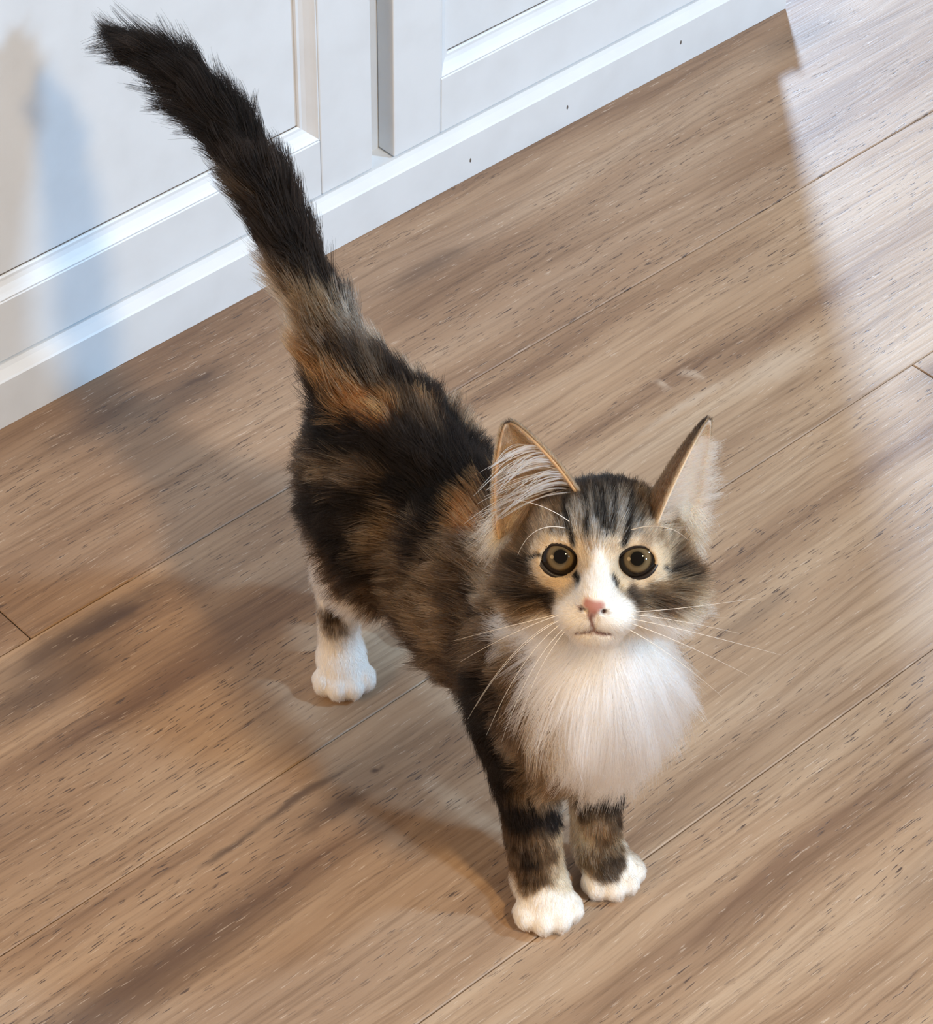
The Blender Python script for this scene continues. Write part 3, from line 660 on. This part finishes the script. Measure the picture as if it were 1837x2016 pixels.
for i, e in enumerate(EYES):
    sgn = -1 if i == 0 else 1
    look = CAML - e; look /= np.linalg.norm(look)
    xr = np.cross(V(0, 0, 1), look); xr /= np.linalg.norm(xr); yu = np.cross(look, xr)
    bm = bmesh.new(); bmesh.ops.create_uvsphere(bm, u_segments=48, v_segments=32, radius=ER)
    o = mesh_obj('eye', bm_mesh('eye', bm, True), EYEM, kit)
    mm = Matrix.Identity(4)
    for r_ in range(3): mm[r_][0] = xr[r_]; mm[r_][1] = yu[r_]; mm[r_][2] = look[r_]; mm[r_][3] = e[r_]
    o.matrix_local = mm
    # dark lid rim round the opening, drawn out at the inner corner
    pts, rad = [], []
    for k in range(48):
        t = 2 * math.pi * k / 48; cx, sy = math.cos(t) * sgn, math.sin(t)     # cx > 0: outer side
        x = 0.0073 * cx; y = 0.0064 * sy + 0.0001 + 0.0008 * cx
        inn = max(0, -cx) ** 6; out = max(0, cx) ** 6
        x += -0.0030 * inn + 0.0008 * out; y += -0.0030 * inn + 0.0004 * out
        xx = x * sgn
        rr_ = ER + 0.0003
        z = math.sqrt(max(rr_**2 - min(x*x + y*y, (rr_*0.93)**2), 0)) - 0.0004 * inn
        pts.append(e + xx * HB[0] + y * HB[1] + z * HB[2]); rad.append(0.0009 + 0.0001 * abs(sy))
    mesh_obj('eyelid_rim', tube_mesh('eyelid_rim', pts, rad, 8, True), RIMM, kit, label='dark rim around the eye')

# ------------------------------------------------------------------ fur
def fur_mat():
    m = bpy.data.materials.new('kitten_fur'); m.use_nodes = True; nt = m.node_tree; L = nt.links
    for n in list(nt.nodes):
        if n.type == 'BSDF_PRINCIPLED': nt.nodes.remove(n)
    out = [n for n in nt.nodes if n.type == 'OUTPUT_MATERIAL'][0]
    h = nt.nodes.new('ShaderNodeBsdfHairPrincipled'); h.model = 'CHIANG'; h.parametrization = 'COLOR'
    a = nd(nt, 'ShaderNodeAttribute', attribute_name='coat')
    hi = nd(nt, 'ShaderNodeHairInfo')
    r = nd(nt, 'ShaderNodeValToRGB'); e = r.color_ramp.elements
    e[0].color = (0.90, 0.88, 0.86, 1); e[1].color = (1, 1, 1, 1); e[1].position = 0.6
    L.new(hi.outputs['Intercept'], r.inputs[0])
    mx = nd(nt, 'ShaderNodeMix', data_type='RGBA', blend_type='MULTIPLY'); mx.inputs['Factor'].default_value = 1.0
    L.new(a.outputs['Color'], mx.inputs['A']); L.new(r.outputs[0], mx.inputs['B'])
    L.new(mx.outputs['Result'], h.inputs['Color'])
    h.inputs['Roughness'].default_value = 0.6; h.inputs['Radial Roughness'].default_value = 0.85
    h.inputs['Coat'].default_value = 0.0; h.inputs['IOR'].default_value = 1.17
    L.new(h.outputs[0], out.inputs['Surface'])
    return m
FURM = fur_mat()
def hair_obj(name, pts, rad, cols, parent, label=None):
    n, k, _ = pts.shape
    cu = bpy.data.hair_curves.new(name); cu.add_curves([k] * n)
    cu.points.foreach_set('position', np.ascontiguousarray(pts, np.float32).ravel())
    ra = cu.attributes.get('radius') or cu.attributes.new('radius', 'FLOAT', 'POINT')
    ra.data.foreach_set('value', np.ascontiguousarray(rad, np.float32).ravel())
    ca = cu.attributes.new('coat', 'FLOAT_COLOR', 'CURVE'); c4 = np.ones((n, 4), np.float32); c4[:, :3] = cols
    ca.data.foreach_set('color', c4.ravel())
    cu.materials.append(FURM)
    o = bpy.data.objects.new(name, cu); COL.objects.link(o); o.parent = parent; o['kind'] = 'stuff'
    if label: o['label'] = label
    return o
KP = 6
TT = np.linspace(0, 1, KP)
def unit(v): return v / (np.linalg.norm(v, axis=-1, keepdims=True) + 1e-12)
def clump(pts, every, strength, seed):
    n = len(pts); g = np.random.default_rng(seed).choice(n, max(2, n // every), replace=False)
    kd = KDTree(len(g))
    for i, q in enumerate(pts[g, 0]): kd.insert(q, i)
    kd.balance()
    near = g[np.array([kd.find(q)[1] for q in pts[:, 0]])]
    clump.last = near
    w = (TT ** 1.5)[None, :, None] * strength[:, None, None]
    return pts + (pts[near] - pts) * w

def make_fur(N):
    tri = np.concatenate([kq[:, [0, 1, 2]], kq[:, [0, 2, 3]]])
    A, B, C = kv[tri[:, 0]], kv[tri[:, 1]], kv[tri[:, 2]]
    fn = np.cross(B - A, C - A); area = np.linalg.norm(fn, axis=1) * 0.5; fn = unit(fn)
    cen = (A + B + C) / 3
    pr = [p for p in PR if not p['sub']]
    hd = np.linalg.norm(cen - HC, axis=1)
    den = np.where(hd < 0.042, 3.2, 1.0) * np.where(cen[:, 2] < 0.05, 1.7, 1.0)
    pick_ = rng.choice(len(tri), N, p=area * den / (area * den).sum())
    u, v = rng.random((2, N)); f_ = u + v > 1; u[f_] = 1 - u[f_]; v[f_] = 1 - v[f_]
    P = A[pick_] + (B - A)[pick_] * u[:, None] + (C - A)[pick_] * v[:, None]
    # smooth normals from the vertices
    vn = np.zeros_like(kv)
    for c in range(3): np.add.at(vn, tri[:, c], fn * area[:, None])
    vn = unit(vn); Nn = unit(vn[tri[pick_, 0]] * (1 - u - v)[:, None] + vn[tri[pick_, 1]] * u[:, None] + vn[tri[pick_, 2]] * v[:, None])
    W = np.zeros(N); FL = np.zeros((N, 3)); LN = np.zeros(N); LI = np.zeros(N)
    for p in pr:
        w = np.exp(-np.clip(prim_d(p, P), -0.004, 0.06) / 0.0025)
        fl = unit(P - p['rad']) if p['rad'] is not None else np.tile(unit(p['flow']), (N, 1))
        if p['tag'] == 'chest': fl = unit(fl + np.stack([P[:, 0] + 0.004, 0 * P[:, 0], 0 * P[:, 0]], 1) * 22)
        W += w; FL += fl * w[:, None]; LN += p['L'] * w; LI += p['lift'] * w
    FL /= W[:, None]; LN /= W; LI /= W
    hp = (P - HC) @ HB.T
    headm = np.linalg.norm(hp, axis=1) < 0.045
    # longer ruff along the lower cheeks, thick breeches and a full tail base
    LN = LN * (1 + 0.30 * np.clip((np.abs(hp[:, 0]) - 0.020) / 0.010, 0, 1) * headm * np.clip((-0.002 - hp[:, 1]) / 0.01, 0, 1))
    keep = np.ones(N, bool)
    for e in EYES:
        q = (P - e) @ HB.T
        rr_ = np.sqrt((q[:, 0] / 0.0081) ** 2 + ((q[:, 1] - 0.0001) / 0.0069) ** 2)
        keep &= ~((rr_ < 1.0) & (q[:, 2] > 0))
        LN = np.where((q[:, 2] > 0) & (rr_ < 2.2), np.minimum(LN, 0.0014 + 0.0028 * np.clip(rr_ - 1, 0, 1.2) / 1.2), LN)
    for k, wd, pl in STRIPES:
        if k in 'PN': keep &= seg_dist(P, pl) > wd * 1.15e-3
        if k == 'M': LN = np.where(seg_dist(P, pl) < wd * 1.3e-3, 0.0008, LN)
    keep &= P[:, 2] > 0.0012
    P, Nn, FL, LN, LI = P[keep], Nn[keep], FL[keep], LN[keep], LI[keep]; N = len(P)
    FT = unit(FL - Nn * (FL * Nn).sum(1, keepdims=True) * 0.9 + 1e-6)
    swirl = np.stack([vnoise(P, 0.03, 11), vnoise(P, 0.03, 12), vnoise(P, 0.03, 13)], 1)
    jit = rng.normal(size=(N, 3))
    longm = np.clip((LN - 0.004) / 0.012, 0, 1)[:, None]
    d0 = unit(FT * (1 - LI)[:, None] + Nn * LI[:, None] + swirl * (0.10 + 0.10 * longm) + jit * (0.09 + 0.05 * longm))
    guard = rng.random(N) < 0.05
    Ls = LN * rng.uniform(0.6, 1.12, N) * np.where(guard, 1.3, 1.0)
    bend = FT * 0.55 - Nn * (LI * 0.55)[:, None] + np.array([0, 0, -0.30]) * longm + jit[:, ::-1] * 0.10
    t = TT[None, :, None]
    pts = P[:, None] + Ls[:, None, None] * (d0[:, None] * t + 0.5 * bend[:, None] * t * t)
    pts = clump(pts, 22, 0.25 + 0.40 * longm[:, 0], 5)
    pts[..., 2] = np.maximum(pts[..., 2], 0.0006)
    cols = coat_color(P, 0.0012)
    lum = cols.mean(1, keepdims=True)
    br = np.exp(rng.normal(size=(N, 1)) * 0.25 * np.where(lum > 0.5, 0.25, 1.0))
    br = br * np.exp(rng.normal(size=(N, 1))[clump.last] * 0.42 * np.where((lum > 0.4) | (lum < 0.012), 0.15, 1.0))
    # ticked hairs: some pale ones among the brown, some dark
    tick = rng.random((N, 1)); mid = (lum > 0.04) & (lum < 0.3)
    br = np.where(mid & (tick < 0.10), br * 2.0, br); br = np.where(mid & (tick > 0.85), br * 0.4, br)
    cols = np.clip(cols * br, 0.003, 0.97)
    r0 = (0.000050 + 0.000035 * longm[:, 0])[:, None] * np.where(guard, 0.85, 1.0)[:, None]
    rad = r0 * (1 - 0.75 * TT[None] ** 1.6)
    return pts, rad, cols
def strands(roots, dirs, lens, bendv, r0):
    t = TT[None, :, None]
    pts = roots[:, None] + lens[:, None, None] * (dirs[:, None] * t + 0.5 * bendv[:, None] * t * t)
    return pts, np.tile(r0 * (1 - 0.8 * TT[None] ** 1.5), (len(roots), 1))
def ear_fur(idx, ntuft, nback, tuftcol, seed):
    G, Nn, op, side, axn = EARS[idx]; r = np.random.default_rng(seed); m, n = G.shape[:2]
    def at(v, u):
        fi = np.clip(v * (m - 1), 0, m - 1.001); fj = np.clip((u + 1) / 2 * (n - 1), 0, n - 1.001)
        i, j = fi.astype(int), fj.astype(int); a, b = (fi - i)[:, None], (fj - j)[:, None]
        L_ = lambda A: A[i, j]*(1-a)*(1-b) + A[i+1, j]*a*(1-b) + A[i, j+1]*(1-a)*b + A[i+1, j+1]*a*b
        return L_(G), unit(L_(Nn))
    outs = []
    # short fur on the back of the ear
    v, u = r.random(nback) ** 1.2, r.uniform(-1, 1, nback)
    u = np.where(r.random(nback) < 0.3, np.sign(u) * r.uniform(0.9, 1.0, nback), u)
    p, nn = at(v, u); p = p + nn * 0.0012
    d = unit(axn[None] * 0.9 + nn * 0.28 + r.normal(size=p.shape) * 0.12)
    ln = (0.0042 - 0.0022 * v) * r.uniform(0.6, 1.1, nback)
    a_, b_ = strands(p, d, ln, -nn * 0.3, 0.00005)
    base = np.array([0.080, 0.050, 0.029]); tip = np.array([0.02, 0.015, 0.012])
    k = np.clip((v - 0.55) / 0.4, 0, 1)[:, None]; rim = np.clip((np.abs(u) - 0.9) / 0.1, 0, 1)[:, None]
    c = (base * (1 - k) + tip * k) * (1 - rim * 0.7) + np.array([0.45, 0.30, 0.17]) * rim * 0.7
    outs.append((a_, b_, c * np.exp(r.normal(size=(nback, 1)) * 0.3)))
    # thin short down inside
    nd_ = nback // 2
    v, u = r.random(nd_) ** 1.1 * 0.95, r.uniform(-1, 1, nd_)
    p, nn = at(v, u)
    d = unit(axn[None] * 0.75 - nn * 0.4 + r.normal(size=p.shape) * 0.2)
    a_, b_ = strands(p, d, 0.0045 * r.uniform(0.5, 1.1, nd_) * (1 - 0.5 * v), nn * 0.2, 0.00004)
    outs.append((a_, b_, np.array([0.40, 0.28, 0.18]) * np.exp(r.normal(size=(nd_, 1)) * 0.35)))
    # long pale hairs springing from the front edge and sweeping across the opening
    sgn = EAR_SWEEP[idx]
    edge = np.sign(((at(np.array([0.4, 0.4]), np.array([1.0, -1.0]))[0] - HC) @ HB.T)[:, 0] @ np.array([1, -1.0]))   # u side lying towards image right
    v = r.uniform(0.16, 0.72, ntuft) if idx == 0 else r.uniform(0.02, 0.80, ntuft); u = (edge * r.uniform(0.25, 1.0, ntuft)) if idx == 0 else -edge * r.uniform(-1.0, 0.9, ntuft)
    p, nn = at(v, u)
    d = unit(np.array(sgn[0])[None] + op[None] * 0.55 + axn[None] * sgn[2] + r.normal(size=p.shape) * 0.16)
    ln = (r.uniform(0.016, 0.036, ntuft) if idx == 0 else r.uniform(0.007, 0.0165, ntuft)) * (1.15 - 0.75 * v)
    bend = np.array(sgn[1])[None] + r.normal(size=p.shape) * 0.12
    a_, b_ = strands(p, d, ln, bend, 0.00021 if idx == 0 else 0.000085)
    a_ = clump(a_, 5, np.full(ntuft, 0.80 if idx == 0 else 0.6), seed)
    # fluff at the foot of the outer edge, closing the gap to the cheek
    nf = 900; oe = -edge if idx == 0 else edge
    out_ = -HB[0] if idx == 0 else HB[0]
    vf, uf = r.random(nf) ** 1.6 * 0.30, oe * r.uniform(0.1, 1.0, nf)
    pf, nf_ = at(vf, uf)
    df = unit(out_[None] * 0.55 - HB[1][None] * 0.45 + HB[2][None] * 0.25 + r.normal(size=pf.shape) * 0.25)
    c1, c2 = strands(pf, df, r.uniform(0.007, 0.015, nf), -HB[1][None] * 0.5 + r.normal(size=pf.shape) * 0.1, 0.00007)
    outs.append((clump(c1, 10, np.full(nf, 0.6), seed + 1), c2, np.array([0.50, 0.39, 0.27]) * np.exp(r.normal(size=(nf, 1)) * 0.35)))
    outs.append((a_, b_, np.array(tuftcol) * np.exp(r.normal(size=(ntuft, 1)) * 0.15)))
    return [np.concatenate([o[q] for o in outs]) for q in range(3)]
EAR_SWEEP = [(-HB[0] * 0.9 + HB[1] * 0.10, -HB[1] * 1.15 - HB[0] * 0.1, 0.30), (HB[0] * 0.65 + HB[1] * 0.1, HB[1] * 0.1 - HB[0] * 0.2, 0.55)]
for i_, (nt_, nb_, tc_) in enumerate(((110, 9000, (0.93, 0.87, 0.74)), (3600, 9000, (0.84, 0.80, 0.74)))):
    a_, b_, c_ = ear_fur(i_, nt_, nb_, tc_, 40 + i_)
    hair_obj('ear_fur', a_, b_, np.clip(c_, 0.004, 0.9), kit, label=('long pale hairs sweeping out of the front-facing ear', 'white tuft filling the ear that is turned away')[i_])

# whiskers: (root, bend point, end) in head axes, millimetres
WHIS = [((-9.5,-17,24), (-27,-21,30), (-52,-40,16)), ((-10,-18.5,24), (-29,-26,30), (-46,-58,14)), ((-10.5,-20,23.5), (-27,-30,29), (-42,-70,12)), ((-9,-21,24), (-24,-32,29), (-36,-72,14)),
        ((-11,-17.5,22.5), (-30,-22,26), (-56,-34,8)), ((-9,-22,23), (-21,-34,27), (-30,-66,14)), ((-11.5,-19.5,22), (-31,-27,24), (-50,-66,4)),
        ((9.5,-17,24), (28,-17,28), (54,-26,14)), ((10,-18.5,24), (32,-21,27), (70,-36,6)), ((10.5,-20,23.5), (30,-25,27), (58,-44,8)), ((11,-17,22.5), (32,-15,24), (60,-14,6)), ((9,-21.5,23.5), (27,-29,27), (48,-52,10)),
        ((-12.5,13,14), (-25,17,20), (-30,3,18)), ((-11,15.5,13.5), (-22,25,20), (-36,24,16)), ((12.5,13,14), (26,19,20), (34,10,16))]
WM = plain('white_whisker', (0.80, 0.74, 0.66), 0.4, 0.4)
for a3, b3, c3 in WHIS:
    a3, b3, c3 = np.array(a3) * 1e-3, np.array(b3) * 1e-3, np.array(c3) * 1e-3
    tt = np.linspace(0, 1, 13)[:, None]; q = (1 - tt) ** 2 * a3 + 2 * tt * (1 - tt) * b3 + tt ** 2 * c3
    w3 = HC + q @ HB
    mesh_obj('whisker', tube_mesh('whisker', w3, 0.00016 * (1 - 0.85 * tt[:, 0]), 5), WM, kit)
# claw tips
CLM = plain('claw_horn', (0.55, 0.45, 0.38), 0.35, 0.5)
for c_, f_ in PAWS:
    q = np.array([c_ - f_ * 0.0026, c_ - f_ * 0.0006, c_ + f_ * 0.0004 + V(0, 0, -0.0008), c_ + f_ * 0.0009 + V(0, 0, -0.0018)]); q[:, 2] = np.maximum(q[:, 2], 0.0008)
    mesh_obj('claw', tube_mesh('claw', q, np.array([0.0007, 0.0006, 0.0004, 0.0001]), 6), CLM, kit)
fp, fr, fc = make_fur(320000)
hair_obj('fur', fp, fr, fc, kit)
